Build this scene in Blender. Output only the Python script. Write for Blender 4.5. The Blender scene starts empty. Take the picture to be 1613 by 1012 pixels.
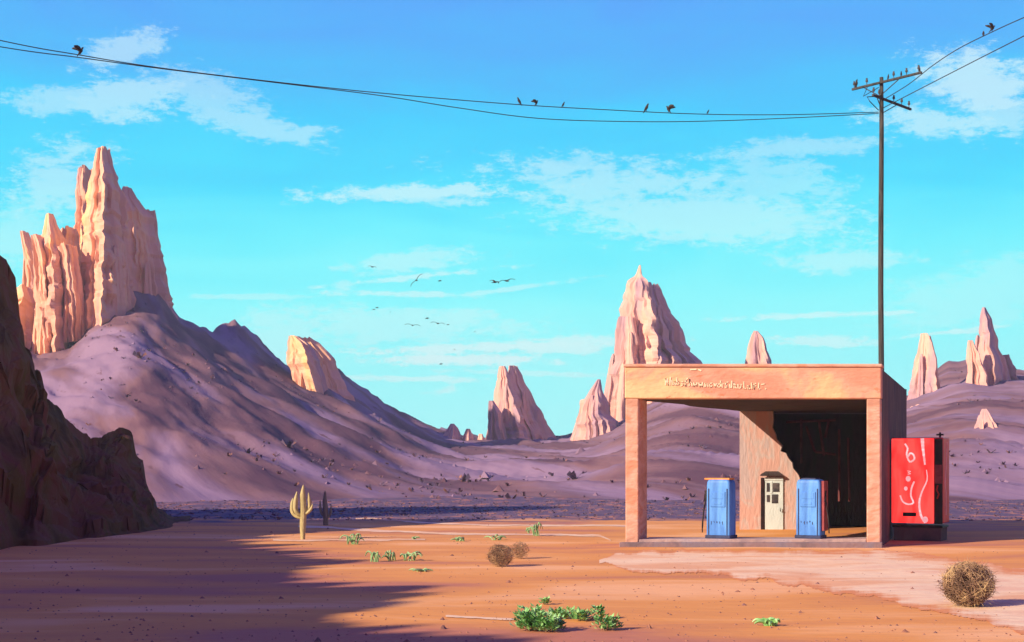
import bpy, bmesh, math, random
from mathutils import Vector, noise, Matrix, Euler
random.seed(7)
C = bpy.context.scene.collection
F = 2200.0; CX = 806.5; HY = 728.0; EYE = 2.35
def W(px, py, d):                       # a point seen in that direction at depth d
    return Vector(((px-CX)*d/F, d, EYE+(HY-py)*d/F))
def GD(py): return F*EYE/(py-HY)
def nz(x, y, z=0.0): return noise.noise(Vector((x, y, z)))
def fbm(x, y, z=0.0, o=4): return noise.fractal(Vector((x, y, z)), 1.0, 2.0, o)
def gh(x, y):                           # gentle relief of the sand
    return 0.05*nz(x*0.13, y*0.13, 3.1)+0.02*nz(x*.5, y*.4, 8)
def GP(px, py):
    d = GD(py); x = (px-CX)*d/F
    return Vector((x, d, gh(x, d)))
def lerp(a, b, t): return a+(b-a)*t
def pw(tab, x):
    if x <= tab[0][0]: return tab[0][1]
    for (a, b), (c, d) in zip(tab, tab[1:]):
        if x <= c: return b+(d-b)*(x-a)/(c-a)
    return tab[-1][1]
def srgb(r, g, b):
    f = lambda c: (c/255/12.92) if c/255 <= .04045 else ((c/255+.055)/1.055)**2.4
    return (f(r), f(g), f(b), 1)

# ------------------------------------------------------------------ materials
def mat(name, cols, scale=1.0, stretch=(1,1,1), rough=.9, bump=.3, bscale=None, detail=6, contrast=.12, rot=(0,0,0),
        speck=None, emit=None, metal=0.0, spec=.25, coord='Object', distort=0.6):
    m = bpy.data.materials.new(name); m.use_nodes = True
    nt = m.node_tree; N = nt.nodes; L = nt.links
    b = N['Principled BSDF']; b.inputs['Roughness'].default_value = rough; b.inputs['Metallic'].default_value = metal
    b.inputs['Specular IOR Level'].default_value = spec
    tc = N.new('ShaderNodeTexCoord'); mp = N.new('ShaderNodeMapping'); L.new(tc.outputs[coord], mp.inputs[0])
    mp.inputs['Scale'].default_value = stretch
    if any(rot):
        mq = N.new('ShaderNodeMapping'); mq.inputs['Rotation'].default_value = rot; L.new(tc.outputs[coord], mq.inputs[0]); L.new(mq.outputs[0], mp.inputs[0])
    n = N.new('ShaderNodeTexNoise'); n.inputs['Scale'].default_value = scale; n.inputs['Detail'].default_value = detail
    n.inputs['Distortion'].default_value = distort
    L.new(mp.outputs[0], n.inputs['Vector'])
    r = N.new('ShaderNodeValToRGB'); L.new(n.outputs['Fac'], r.inputs[0])
    cr = r.color_ramp; k = len(cols)
    lo, hi = .5-contrast, .5+contrast
    while len(cr.elements) < k: cr.elements.new(.5)
    for i, c in enumerate(cols):
        cr.elements[i].position = lo+(hi-lo)*i/max(1, k-1); cr.elements[i].color = (c[0], c[1], c[2], 1)
    out = r.outputs[0]
    if speck:
        col, sc, thr = speck
        n2 = N.new('ShaderNodeTexNoise'); n2.inputs['Scale'].default_value = sc; n2.inputs['Detail'].default_value = 8
        n2.inputs['Roughness'].default_value = .7
        L.new(mp.outputs[0], n2.inputs['Vector'])
        r2 = N.new('ShaderNodeValToRGB'); r2.color_ramp.elements[0].position = thr; r2.color_ramp.elements[1].position = thr+.05
        L.new(n2.outputs['Fac'], r2.inputs[0])
        mx = N.new('ShaderNodeMixRGB'); L.new(r2.outputs[0], mx.inputs[0]); L.new(out, mx.inputs[1]); mx.inputs[2].default_value = (*col[:3], 1)
        out = mx.outputs[0]
    L.new(out, b.inputs['Base Color'])
    if emit:
        L.new(out, b.inputs['Emission Color']); b.inputs['Emission Strength'].default_value = emit
    if bump:
        n3 = N.new('ShaderNodeTexNoise'); n3.inputs['Scale'].default_value = bscale or scale*6; n3.inputs['Detail'].default_value = 8
        L.new(mp.outputs[0], n3.inputs['Vector'])
        bp = N.new('ShaderNodeBump'); bp.inputs['Strength'].default_value = bump; bp.inputs['Distance'].default_value = .1
        L.new(n3.outputs['Fac'], bp.inputs['Height']); L.new(bp.outputs[0], b.inputs['Normal'])
    return m, b, nt, out

def M1(*a, **k): return mat(*a, **k)[0]
PEACH = [(.36,.20,.16), (.62,.36,.24), (.72,.46,.32), (.80,.50,.30)]
m_spire = M1('spire_rock', [(.44,.27,.30), (.66,.37,.27), (.76,.45,.32), (.88,.52,.24)], .12, (1.6,1.2,.28), bump=1.0, bscale=1.7, contrast=.16, spec=.1)
m_spire_far = M1('far_spire_rock', [(.42,.27,.32), (.62,.38,.33), (.76,.46,.36)], .12, (1.6,1.2,.3), bump=.9, bscale=1.7, spec=.1)
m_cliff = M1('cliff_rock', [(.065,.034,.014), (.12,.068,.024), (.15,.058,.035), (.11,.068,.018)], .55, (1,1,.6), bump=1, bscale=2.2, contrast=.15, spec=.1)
m_shaded_scree = M1('shaded_scree', [(.12,.065,.092), (.195,.112,.130), (.20,.13,.188), (.26,.182,.27)], .13, (1.0,.15,.30), bump=.9, bscale=1.1, contrast=.10, rot=(0,0,-.40), spec=.05, distort=.5,
            speck=((.15,.085,.11), .75, .61))  # purple shade of the slopes put into the scree colour
m_plaster = M1('orange_plaster', [(.54,.29,.21), (.62,.35,.26), (.68,.43,.34), (.64,.30,.20)], .9, (1,1,2.2), bump=.35, bscale=5, contrast=.13, speck=((.35,.16,.11), 9, .66))
m_side = M1('shaded_brown_render', [(.09,.055,.055), (.14,.085,.08), (.07,.05,.06)], .8, (1,1,.5), bump=.4, bscale=6)  # shaded side of the orange plaster, its darkness put into the colour
m_wall = M1('pale_plaster', [(.48,.40,.42), (.55,.38,.36), (.50,.43,.44), (.57,.36,.33)], 1.3, (1.3,1,.4), bump=.3, bscale=7, contrast=.08)
m_dark = M1('shade_dark_plaster', [(.035,.03,.032), (.06,.04,.042), (.045,.045,.038)], 1.2, (1.5,1,.5), bump=.3)  # unlit ceiling and back room put into the colour as near-black plaster
m_conc = M1('concrete', [(.34,.25,.26), (.46,.33,.30), (.42,.34,.36)], 1.2, (1,1,1), bump=.3, speck=((.22,.17,.2), 14, .62))
m_blue = M1('blue_paint', [(.05,.18,.56), (.07,.24,.68), (.10,.32,.80)], 2.2, (2.2,2.2,.35), rough=.5, bump=.12, bscale=20, speck=((.03,.07,.22), 12, .67))
m_dblue = M1('navy_paint', [(.02,.03,.08), (.035,.05,.14)], 4, rough=.6, bump=.1)
m_orange = M1('orange_paint', [(.62,.24,.06), (.70,.30,.10)], 5, rough=.6, bump=.1)
m_rust = M1('dull_red_paint', [(.22,.04,.05), (.30,.06,.07)], 5, rough=.6, bump=.1)
m_red = M1('red_enamel', [(.50,.02,.02), (.62,.035,.03)], 2, rough=.4, bump=.05)
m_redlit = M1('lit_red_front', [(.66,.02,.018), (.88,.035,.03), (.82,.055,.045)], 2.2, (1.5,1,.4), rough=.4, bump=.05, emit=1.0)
m_whitelit = M1('lit_white_print', [(.9,.45,.45), (.95,.62,.62)], 5, bump=0, emit=.45)
m_black = M1('black_plastic', [(.012,.008,.01), (.03,.012,.014)], 5, rough=.5, bump=.1)
m_white = M1('door_white', [(.52,.64,.70), (.60,.72,.78)], 3, (1,1,.5), bump=.15)
m_glass = M1('dusty_glass', [(.05,.05,.06), (.12,.11,.12)], 4, rough=.15, bump=.05, spec=.6)
m_letter = M1('cream_paint', [(.9,.72,.50), (.95,.82,.62)], 6, bump=.1, speck=((.62,.34,.2), 12, .60))
m_pole = M1('weathered_wood', [(.030,.034,.036), (.075,.075,.075), (.05,.045,.045)], 1.5, (6,6,.5), bump=.5)
m_wire = M1('wire', [(.03,.028,.028), (.045,.04,.04)], 2, bump=0)
m_insul = M1('ceramic', [(.05,.05,.05), (.09,.08,.08)], 8, rough=.3, bump=0)
m_bird = M1('feathers', [(.022,.02,.02), (.06,.045,.04)], 14, bump=.2)
m_cactus = M1('cactus_skin', [(.34,.30,.15), (.46,.40,.21), (.40,.37,.20)], 3, (1,1,.4), bump=.3, spec=.1)
m_cactus2 = M1('grey_cactus_skin', [(.20,.18,.15), (.28,.25,.18), (.18,.15,.17)], 3, (1,1,.4), bump=.3, spec=.1)
m_leaf = M1('leaf', [(.13,.34,.10), (.25,.54,.20), (.45,.70,.36)], 3.0, bump=.1, rough=.7, contrast=.1)
m_weed = M1('pale_weed', [(.18,.36,.17), (.32,.50,.25)], 4, bump=.1, rough=.7)
m_twig = M1('dry_twig', [(.15,.095,.065), (.32,.21,.13), (.50,.37,.20)], 2.6, bump=.1, contrast=.1)
m_scrub = M1('dark_scrub', [(.09,.065,.12), (.13,.09,.15), (.26,.13,.11)], 1.5, bump=.1)
m_stone = M1('desert_stone', [(.16,.09,.09), (.36,.17,.10), (.24,.13,.12)], 3, bump=.5)
m_path = M1('pale_dust', [(.70,.40,.22), (.76,.53,.33), (.78,.60,.40), (.72,.47,.31)], .55, (.5,1.0,1), bump=.3, bscale=6, contrast=.12, speck=((.62,.30,.18), 2.4, .66))
def blend_path():
    nt = m_path.node_tree; N = nt.nodes; L = nt.links; b = N['Principled BSDF']; src = b.inputs['Base Color'].links[0].from_socket
    a = N.new('ShaderNodeAttribute'); a.attribute_name = 'wear'
    n_ = N.new('ShaderNodeTexNoise'); n_.inputs['Scale'].default_value = 1.3; n_.inputs['Detail'].default_value = 9; n_.inputs['Roughness'].default_value = .7
    q = N.new('ShaderNodeMapping'); q.inputs['Scale'].default_value = (.6,1,1); tc_ = N.new('ShaderNodeTexCoord'); L.new(tc_.outputs['Object'], q.inputs[0]); L.new(q.outputs[0], n_.inputs['Vector'])
    m1 = N.new('ShaderNodeMath'); m1.operation = 'MULTIPLY_ADD'; L.new(n_.outputs['Fac'], m1.inputs[0]); m1.inputs[1].default_value = -1.5; m1.inputs[2].default_value = .86
    m2 = N.new('ShaderNodeMath'); m2.operation = 'ADD'; L.new(m1.outputs[0], m2.inputs[0]); L.new(a.outputs['Fac'], m2.inputs[1])
    m3 = N.new('ShaderNodeMath'); m3.operation = 'MULTIPLY_ADD'; m3.use_clamp = True; L.new(m2.outputs[0], m3.inputs[0]); m3.inputs[1].default_value = 4; m3.inputs[2].default_value = -.6
    x_ = N.new('ShaderNodeMixRGB'); L.new(m3.outputs[0], x_.inputs[0]); x_.inputs[1].default_value = (.63,.255,.10,1); L.new(src, x_.inputs[2]); L.new(x_.outputs[0], b.inputs['Base Color'])
blend_path()
# sand: broad warm strokes, a far belt with shade painted in as dark soil
m_sand, bs, nt, out = mat('orange_sand', [(.46,.185,.11), (.60,.26,.085), (.68,.31,.085), (.78,.43,.20)], .34, (.28,.9,1), bump=.28, bscale=5, contrast=.14,
        speck=((.34,.13,.09), 2.2, .66))
N = nt.nodes; L = nt.links
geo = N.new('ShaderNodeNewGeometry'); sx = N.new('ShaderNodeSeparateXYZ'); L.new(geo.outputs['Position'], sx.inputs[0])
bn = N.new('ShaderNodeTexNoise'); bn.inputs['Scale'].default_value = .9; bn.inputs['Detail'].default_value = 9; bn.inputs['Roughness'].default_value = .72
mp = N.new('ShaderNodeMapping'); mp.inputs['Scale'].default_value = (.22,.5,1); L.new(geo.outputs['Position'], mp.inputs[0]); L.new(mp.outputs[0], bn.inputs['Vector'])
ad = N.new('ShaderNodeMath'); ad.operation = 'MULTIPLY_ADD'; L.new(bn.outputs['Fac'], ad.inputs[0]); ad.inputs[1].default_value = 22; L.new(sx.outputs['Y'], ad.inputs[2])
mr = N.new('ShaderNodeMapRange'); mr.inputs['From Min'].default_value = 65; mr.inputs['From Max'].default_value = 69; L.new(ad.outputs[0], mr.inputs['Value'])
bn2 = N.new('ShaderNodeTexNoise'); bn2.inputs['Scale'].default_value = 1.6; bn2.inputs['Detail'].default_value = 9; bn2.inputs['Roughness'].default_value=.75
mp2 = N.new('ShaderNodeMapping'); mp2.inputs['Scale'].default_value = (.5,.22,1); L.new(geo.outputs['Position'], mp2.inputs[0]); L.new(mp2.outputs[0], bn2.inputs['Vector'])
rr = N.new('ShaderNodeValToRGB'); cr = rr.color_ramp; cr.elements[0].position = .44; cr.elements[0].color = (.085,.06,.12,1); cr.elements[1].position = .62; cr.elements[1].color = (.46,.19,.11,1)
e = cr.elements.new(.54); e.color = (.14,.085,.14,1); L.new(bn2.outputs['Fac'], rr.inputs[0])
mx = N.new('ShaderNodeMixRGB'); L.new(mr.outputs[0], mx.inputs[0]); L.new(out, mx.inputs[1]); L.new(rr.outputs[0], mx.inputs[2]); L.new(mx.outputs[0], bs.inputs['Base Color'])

# ------------------------------------------------------------------ mesh helpers
class MB:
    def __init__(s): s.v = []; s.f = []
    def add(s, vs, fs):
        o = len(s.v); s.v += [tuple(v) for v in vs]; s.f += [tuple(i+o for i in f) for f in fs]; return s
    def box(s, c, size, R=None):
        vs = []
        for z in (-.5, .5):
            for x, y in ((-.5,-.5), (.5,-.5), (.5,.5), (-.5,.5)):
                p = Vector((x*size[0], y*size[1], z*size[2]))
                if R: p = R @ p
                vs.append(p+Vector(c))
        return s.add(vs, [(3,2,1,0), (4,5,6,7), (0,1,5,4), (1,2,6,5), (2,3,7,6), (3,0,4,7)])
    def prism(s, pts, z0, z1):
        n = len(pts)
        vs = [(p[0], p[1], z0) for p in pts]+[(p[0], p[1], z1) for p in pts]
        return s.add(vs, [tuple(range(n))[::-1], tuple(range(n, 2*n))]+[(i, (i+1) % n, n+(i+1) % n, n+i) for i in range(n)])
    def extr(s, pts, off):              # planar outline pushed along off
        n = len(pts); off = Vector(off)
        vs = [Vector(p) for p in pts]+[Vector(p)+off for p in pts]
        return s.add(vs, [tuple(range(n)), tuple(range(n, 2*n))[::-1]]+[(i, n+i, n+(i+1) % n, (i+1) % n) for i in range(n)])
    def tube(s, pts, rad, n=6, cap=True):
        pts = [Vector(p) for p in pts]; k = len(pts)
        rs = rad if hasattr(rad, '__len__') else [rad]*k
        vs = []; up = Vector((0,0,1))
        for i, p in enumerate(pts):
            t = (pts[min(k-1, i+1)]-pts[max(0, i-1)])
            if t.length < 1e-9: t = Vector((0,0,1))
            t.normalize()
            a = t.cross(up if abs(t.z) < .95 else Vector((0,1,0))).normalized(); b = t.cross(a)
            for j in range(n):
                th = 2*math.pi*j/n; vs.append(p+a*math.cos(th)*rs[i]+b*math.sin(th)*rs[i])
        fs = [(i*n+j, i*n+(j+1) % n, (i+1)*n+(j+1) % n, (i+1)*n+j) for i in range(k-1) for j in range(n)]
        if cap: fs += [tuple(range(n))[::-1], tuple((k-1)*n+j for j in range(n))]
        return s.add(vs, fs)
    def build(s, name, m, parent=None, smooth=False, bevel=0, fix=False):
        me = bpy.data.meshes.new(name); me.from_pydata(s.v, [], s.f); me.update()
        if fix or bevel:
            bm = bmesh.new(); bm.from_mesh(me); bmesh.ops.recalc_face_normals(bm, faces=bm.faces); bm.to_mesh(me); bm.free()
        me.materials.append(m)
        if smooth: me.polygons.foreach_set('use_smooth', [True]*len(me.polygons))
        o = bpy.data.objects.new(name, me); C.objects.link(o)
        if parent: o.parent = parent
        if bevel:
            b = o.modifiers.new('bevel', 'BEVEL'); b.width = bevel; b.segments = 2; b.limit_method = 'ANGLE'
        return o
def tag(o, label=None, cat=None, group=None, kind=None):
    if label: o['label'] = label
    if cat: o['category'] = cat
    if group: o['group'] = group
    if kind: o['kind'] = kind
    return o
def empty(name, loc, rz=0):
    o = bpy.data.objects.new(name, None); C.objects.link(o); o.location = loc; o.rotation_euler = (0,0,rz); o.empty_display_size = .2
    return o
def copy_tree(o, parent=None):
    c = o.copy(); C.objects.link(c)
    if parent: c.parent = parent
    for ch in list(o.children): copy_tree(ch, c)
    return c

# ------------------------------------------------------------------ ground
def axis(lo, hi, fine_lo, fine_hi, step):
    xs = []; x = fine_lo
    while x <= fine_hi: xs.append(x); x += step
    s = step
    while xs[-1] < hi: s *= 1.35; xs.append(min(hi, xs[-1]+s))
    s = step
    while xs[0] > lo: s *= 1.35; xs.insert(0, max(lo, xs[0]-s))
    return xs
xs = axis(-690, 690, -40, 45, .8); ys = axis(-290, 690, 6, 92, .6)
g = MB(); g.v = [(x, y, gh(x, y) if abs(x) < 200 and y < 300 else 0) for y in ys for x in xs]; nx = len(xs)
g.f = [(j*nx+i, j*nx+i+1, (j+1)*nx+i+1, (j+1)*nx+i) for j in range(len(ys)-1) for i in range(nx-1)]
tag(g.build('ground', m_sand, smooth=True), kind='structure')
# pale dusty path in front of the building: upper / lower edge per column of the photo
up = [(944,884), (975,872), (1010,868), (1390,868), (1440,872), (1500,880), (1613,895), (1800,910), (2100,925)]
lo = [(944,888), (1000,899), (1100,903), (1200,912), (1300,930), (1390,944), (1440,958), (1480,966), (1560,984), (1613,1000), (1700,1035), (2100,1100)]
def strip(name, up, lo, x0, x1, dx, rows, amp, dz, m):
    s = MB(); cols = int((x1-x0)/dx)+1; ev = []
    for i in range(cols):
        px = x0+i*dx
        a = pw(up, px)+amp*1.0*fbm(px*.035, 1.7, 0, 7)+random.uniform(-.12,.12)*amp; b = pw(lo, px)+amp*1.6*fbm(px*.03, 9.2, 0, 7)+random.uniform(-.2,.2)*amp
        if b < a+.3: b = a+.3
        for r in range(rows+1):
            p = GP(px, lerp(a, b, r/rows)); s.v.append((p.x, p.y, p.z+dz)); ev.append(min(r, rows-r)/rows*2 if rows > 5 else 1)
    for i in range(cols-1):
        for r in range(rows):
            k = i*(rows+1)+r; s.f.append((k, k+1, k+rows+2, k+rows+1))
    o = s.build(name, m, smooth=True); tag(o, kind='structure')
    at = o.data.attributes.new('wear', 'FLOAT', 'POINT'); at.data.foreach_set('value', ev); return o
strip('path', up, lo, 944, 2100, 2, 30, 4.5, .007, m_path)
# faint pale wheel tracks crossing the sand
for k, (tab, x0, x1, w) in enumerate([
        ([(470,829), (560,834), (700,840), (860,843), (945,844), (962,852)], 470, 962, 3.0),
        ([(430,852), (540,851), (670,850)], 430, 670, 2.6),
        ([(590,818), (640,822), (760,828), (990,830)], 560, 990, 2.4),
        ([(700,972), (810,977)], 702, 812, 3.2)]):
    strip('path', [(a, b-w/2) for a, b in tab], [(a, b+w/2) for a, b in tab], x0, x1, 4, 3, .7, .010, m_path)

# ------------------------------------------------------------------ mountains: scree slopes
ridge = [(-600,440), (-300,430), (-100,440), (20,530), (60,535), (110,525), (140,480), (180,440), (210,430), (250,440), (270,480), (286,505), (300,510), (335,517), (352,503), (372,499), (392,510), (420,540), (445,567), (480,572), (505,560), (530,580),
         (575,612), (622,642), (672,668), (700,675), (745,690), (775,695), (810,690), (850,680), (880,688), (915,684), (960,676), (1000,640), (1040,598), (1100,592), (1170,600), (1240,606),
         (1330,625), (1400,625), (1430,632), (1460,600), (1490,570), (1525,565), (1560,578), (1613,584), (1700,560), (1850,600), (2300,560)]
dR = [(-600,200), (0,220), (300,240), (700,310), (1000,290), (1300,300), (1613,260), (2300,240)]
sl = MB(); cols = []; px = -600
while px <= 2300: cols.append(px); px += 5 if -20 < px < 1640 else 20
ROW = 120; BK = 8
for px in cols:
    dr = pw(dR, px); db = 82+4*nz(px*.006, 3.3)
    yr = pw(ridge, px)+ 7*fbm(px*.03, .5, 0, 4)+4*nz(px*.11, 7)
    zr = (HY-yr)*dr/F+EYE
    ys_ = sum(pw(ridge, px+o_) for o_ in range(-72, 73, 9))/17; zs = (HY-ys_)*dr/F+EYE
    for r in range(ROW+1):
        t = r/ROW; d = lerp(db, dr, t**1.15)
        tt = (d-db)/(dr-db)
        kl = min(1, max(0, (px-700)/400)); z = lerp(zs, zr, tt**7)*lerp(.50*tt+.50*tt**1.45, .66*tt+.34*tt**1.3, kl)
        X = (px-CX)*d/F
        gx = X+.48*d
        w = math.sin(math.pi*min(1, tt*1.02))**.8 if tt < .98 else .0
        z += w*(1.7*(fbm(gx*.05, d*.011, 1.1, 4))+1.1*abs(fbm(gx*.13, d*.02, 4.1, 3)))*(.35+tt)
        z += min(1, tt*5)*(.9*fbm(gx*.16, d*.045, 2, 5)-.9*abs(fbm(gx*.09+3, d*.02, 6, 4)))
        sl.v.append((X, d, z-.25*(1 if r else 3)))
    for r in range(1, BK+1):
        t = r/BK; d = dr*(1+.6*t); sl.v.append(((px-CX)*d/F, d, zr*(1-t)**1.3-.5))
R1 = ROW+BK+1
for i in range(len(cols)-1):
    for r in range(R1-1):
        k = i*R1+r; sl.f.append((k, k+R1, k+R1+1, k+1))
tag(sl.build('hills', m_shaded_scree, smooth=True), kind='structure')

# loose rocks and low brush lying on the slopes
rk = MB(); bsh = MB(); rnd = random.Random(12)
for i in range(2600):
    ci = rnd.randrange(40, len(cols)-8); ri = int(ROW*(rnd.random()**1.3)*.97)+1
    v_ = Vector(sl.v[ci*R1+ri]); s_ = rnd.uniform(.12, .36)*(1+1.6*(rnd.random() < .05))
    if nz(v_.x*.06, v_.y*.03, 2) < rnd.uniform(-.25, .35): continue
    if i % 5 < 2:
        vs = [(v_.x+s_*math.cos(k*1.05+i)*rnd.uniform(.6,1.2), v_.y+s_*math.sin(k*1.05+i)*rnd.uniform(.6,1.2), v_.z+s_*rnd.uniform(-.4,.1)) for k in range(6)]+[(v_.x+s_*rnd.uniform(-.3,.3), v_.y, v_.z+s_*rnd.uniform(.5,.9))]
        rk.add(vs, [(k, (k+1) % 6, 6) for k in range(6)])
    else:
        for k in range(5):
            a = rnd.uniform(0, 6.283); dx, dy = math.cos(a)*s_, math.sin(a)*s_
            bsh.add([(v_.x-dy*.25, v_.y+dx*.25, v_.z-.05), (v_.x+dy*.25, v_.y-dx*.25, v_.z-.05), (v_.x+dx*.9+dy*.2, v_.y+dy, v_.z+s_*rnd.uniform(.4,.8)), (v_.x+dx*.8-dy*.2, v_.y+dy, v_.z+s_*rnd.uniform(.5,1))], [(0,1,2), (0,2,3)])
tag(rk.build('scree_rocks', m_shaded_scree), 'loose mauve rocks strewn over the slopes', 'rocks', kind='stuff')
tag(bsh.build('slope_brush', m_scrub), 'sparse dark brush dotted over the slopes', 'brush', kind='stuff')
def spire_mesh(s, prof, D, seed, thick=.75, nside=44, flute=.24, rough=.06, prow=.0):
    """irregular fluted column; prof = [(py, left px, right px)] from top down, at depth D"""
    prof = list(prof)
    y0 = prof[0][0]; y1 = prof[-1][0]
    nr = max(14, int((y1-y0)/5)); rnd = random.Random(seed); prow += rnd.uniform(-.2, .2)
    L_ = [(p[0], p[1]) for p in prof]; R_ = [(p[0], p[2]) for p in prof]
    offs = rnd.uniform(0, 100); cap = len(s.v); rings = []
    for i in range(nr+1):
        y = lerp(y0, y1, i/nr); l = pw(L_, y); r = pw(R_, y)
        j = (r-l)*rough
        l += j*(nz(y*.05, seed, 1)*1.8+nz(y*.21, seed, 1)*.8); r += j*(nz(y*.05, seed, 9)*1.8+nz(y*.21, seed, 9)*.8)
        cx = (l+r)/2; hw = max(.6, (r-l)/2)*D/F
        c = W(cx, y, D); pts = []
        tl = y/(y1-y0+1)
        for k in range(nside):
            th = 2*math.pi*k/nside; ct = math.cos(th); st2 = math.sin(th)
            # wedge plan: sunny left front face, shaded right front face meeting in a prow
            pw_ = prow+.25*nz(y*.03, seed, 4)
            best = 9
            for (ax, ay), (bx, by) in (((-1,-.1), (pw_,-1.25)), ((pw_,-1.25), (1,.15)), ((1,.15), (.1,1)), ((.1,1), (-1,-.1))):
                den = ct*(by-ay)-st2*(bx-ax)
                if abs(den) < 1e-6: continue
                t_ = (ax*(by-ay)-ay*(bx-ax))/den
                if t_ > 0: best = min(best, t_)
            f = 1+flute*(1.9*abs(nz(ct*2.6+offs, st2*2.6, y*.004))+1.3*nz(ct*7+offs, st2*7, y*.010)+.5*nz(ct*4+offs, st2*4, y*.07))
            pts.append([ct*best*f, st2*best*f])
        mx_ = max(p[0] for p in pts); mn = min(p[0] for p in pts)
        ring = []
        for p in pts:
            x = ((p[0]-mn)/(mx_-mn)*2-1)*hw
            ring.append((c.x+x, c.y+p[1]*hw*thick, c.z+(.35*hw*nz(p[0]*2+offs, p[1]*2, 3) if i < nr*.3 else 0)))
        rings.append(ring)
    vs = [v for rg in rings for v in rg]; n = nside
    fs = [(i*n+j, (i+1)*n+j, (i+1)*n+(j+1) % n, i*n+(j+1) % n) for i in range(nr) for j in range(n)]
    fs += [tuple(range(n))]
    s.add(vs, fs)
def spire(name, profs, label, cat, m, group=None):
    s = MB()
    rs = random.Random(len(label)*7+len(profs))
    for k, (prof, D, th, *pr_) in enumerate(profs):
        spire_mesh(s, prof, D, k*3.7+len(label), abs(th)*1.9, prow=pr_[0] if pr_ else (.38 if th > 0 else -.75))
        y0, y1 = prof[0][0], prof[-1][0]; wmid = prof[len(prof)//2][2]-prof[len(prof)//2][1]
        if wmid < 26: continue
        for q in range(4 if wmid > 45 else 3):      # lower flanking columns give the broken outline
            ys0 = lerp(y0, y1, rs.uniform(.10, .50)); l = pw([(p[0], p[1]) for p in prof], ys0+4); r = pw([(p[0], p[2]) for p in prof], ys0+4)
            c = lerp(l, r, (.10, .88, .35, .65)[q]+rs.uniform(-.06, .06)); w_ = rs.uniform(.13, .24)*wmid; sl_ = (c-(l+r)/2)*.35
            pr = [(ys0, c-w_*.14, c+w_*.14), (ys0+w_*.6, c-w_*.38, c+w_*.36)]
            yy = ys0+w_*.6
            while yy < y1-12:
                yy += 30; g_ = (yy-ys0)/(y1-ys0); pr.append((yy, c-w_*(.45+.5*g_)+sl_*g_*2, c+w_*(.45+.5*g_)+sl_*g_*2))
            spire_mesh(s, pr, D-(wmid*.45*D/F if q > 1 else -.5), k*5.1+q+11, 1.4, nside=26, prow=.2 if th > 0 else -.7)
    o = s.build(name, m); tag(o, label, cat, group); return o
GR = 'rock peaks on the skyline'
spire('rock_peak', [
    ([(235,152,172), (262,148,178), (292,141,190), (330,136,200), (400,132,203), (470,128,208), (560,120,215), (640,100,240)], 211, .8, .62),
    ([(268,122,150), (330,119,152), (420,117,160), (520,100,175), (640,80,190)], 224, .9),
    ([(296,196,206), (312,192,216), (335,190,236), (370,190,246), (430,190,256), (480,190,268), (520,185,285), (640,160,320)], 229, -.9),
    ([(332,226,244), (400,222,252), (470,215,268), (540,200,290), (640,190,330)], 232, -.9),
    ([(338,73,84), (356,72,92), (372,68,102), (400,62,112), (450,60,124), (520,64,126), (600,50,140)], 211, .9),
    ([(372,50,66), (392,52,82), (450,55,90), (530,60,95), (620,50,110)], 209, .9),
    ([(362,96,120), (390,94,126), (450,96,132), (530,100,140), (620,90,150)], 215, .9),
    ([(366,32,44), (400,38,58), (450,44,70), (520,40,90), (620,20,120)], 226, .9),
    ([(388,92,118), (440,100,130), (490,104,132), (540,106,130)], 207, .8),
    ([(455,20,60), (480,15,80), (530,0,100), (600,-20,130)], 219, .8),
    ], 'tallest jagged peak of many fluted peach columns above the left slope', 'rock peak', m_spire, GR)
spire('rock_peak', [
    ([(530,455,468), (545,453,492), (570,454,502), (600,462,512), (640,478,522), (680,480,540)], 218, .8),
    ([(533,466,488), (545,468,505), (560,474,520), (600,482,540), (640,500,560), (690,500,600)], 225, -.8)],
    'short blunt peach butte halfway down the long left slope', 'rock peak', m_spire, GR)
spire('rock_peak', [
    ([(578,786,796), (600,783,806), (625,777,818), (655,772,832), (690,770,842), (740,765,860)], 280, .8),
    ([(577,801,815), (600,800,826), (625,800,842), (655,805,855), (690,810,875), (740,800,890)], 283, -.8),
    ([(632,770,778), (650,769,790), (690,770,800), (730,770,810)], 273, .8)],
    'twin tipped pinkish peak standing alone in the middle of the skyline', 'rock peak', m_spire_far, GR)
spire('rock_peak', [
    ([(418,1007,1009), (436,1001,1012), (446,990,1022), (470,982,1030), (510,974,1040), (560,966,1050), (620,962,1060), (700,960,1070)], 268, .6),
    ([(448,1012,1036), (470,1008,1048), (500,1006,1064), (540,1005,1086), (575,1000,1102), (640,1000,1130), (700,1000,1150)], 272, -.8),
    ([(500,974,1000), (560,964,1010), (620,960,1010), (680,958,1010)], 264, .5)],
    'large needle tipped peach peak rising behind the left end of the flat roof', 'rock peak', m_spire_far, GR)
spire('rock_peak', [([(598,941,946), (618,928,950), (645,916,962), (672,908,975), (720,900,990)], 248, .8),
    ([(630,914,930), (660,908,940), (710,900,950)], 267, .8)],
    'low pointed peach rock just left of the needle tipped peak', 'rock peak', m_spire_far, GR)
spire('rock_peak', [([(522,1187,1194), (534,1181,1204), (555,1176,1210), (576,1173,1216), (640,1160,1230), (690,1150,1240)], 280, .8)],
    'small rounded peak showing above the middle of the flat roof', 'rock peak', m_spire_far, GR)
spire('rock_peak', [([(526,1450,1460), (545,1446,1468), (575,1440,1472), (605,1432,1472), (640,1428,1480), (690,1425,1495), (740,1420,1510)], 228, .8),
    ([(530,1457,1466), (560,1458,1475), (610,1455,1482), (680,1450,1500)], 230, -.8),
    ([(640,1432,1470), (680,1428,1482), (705,1440,1475)], 217, .7)],
    'narrow split peach peak just right of the dark side wall', 'rock peak', m_spire_far, GR)
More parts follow.
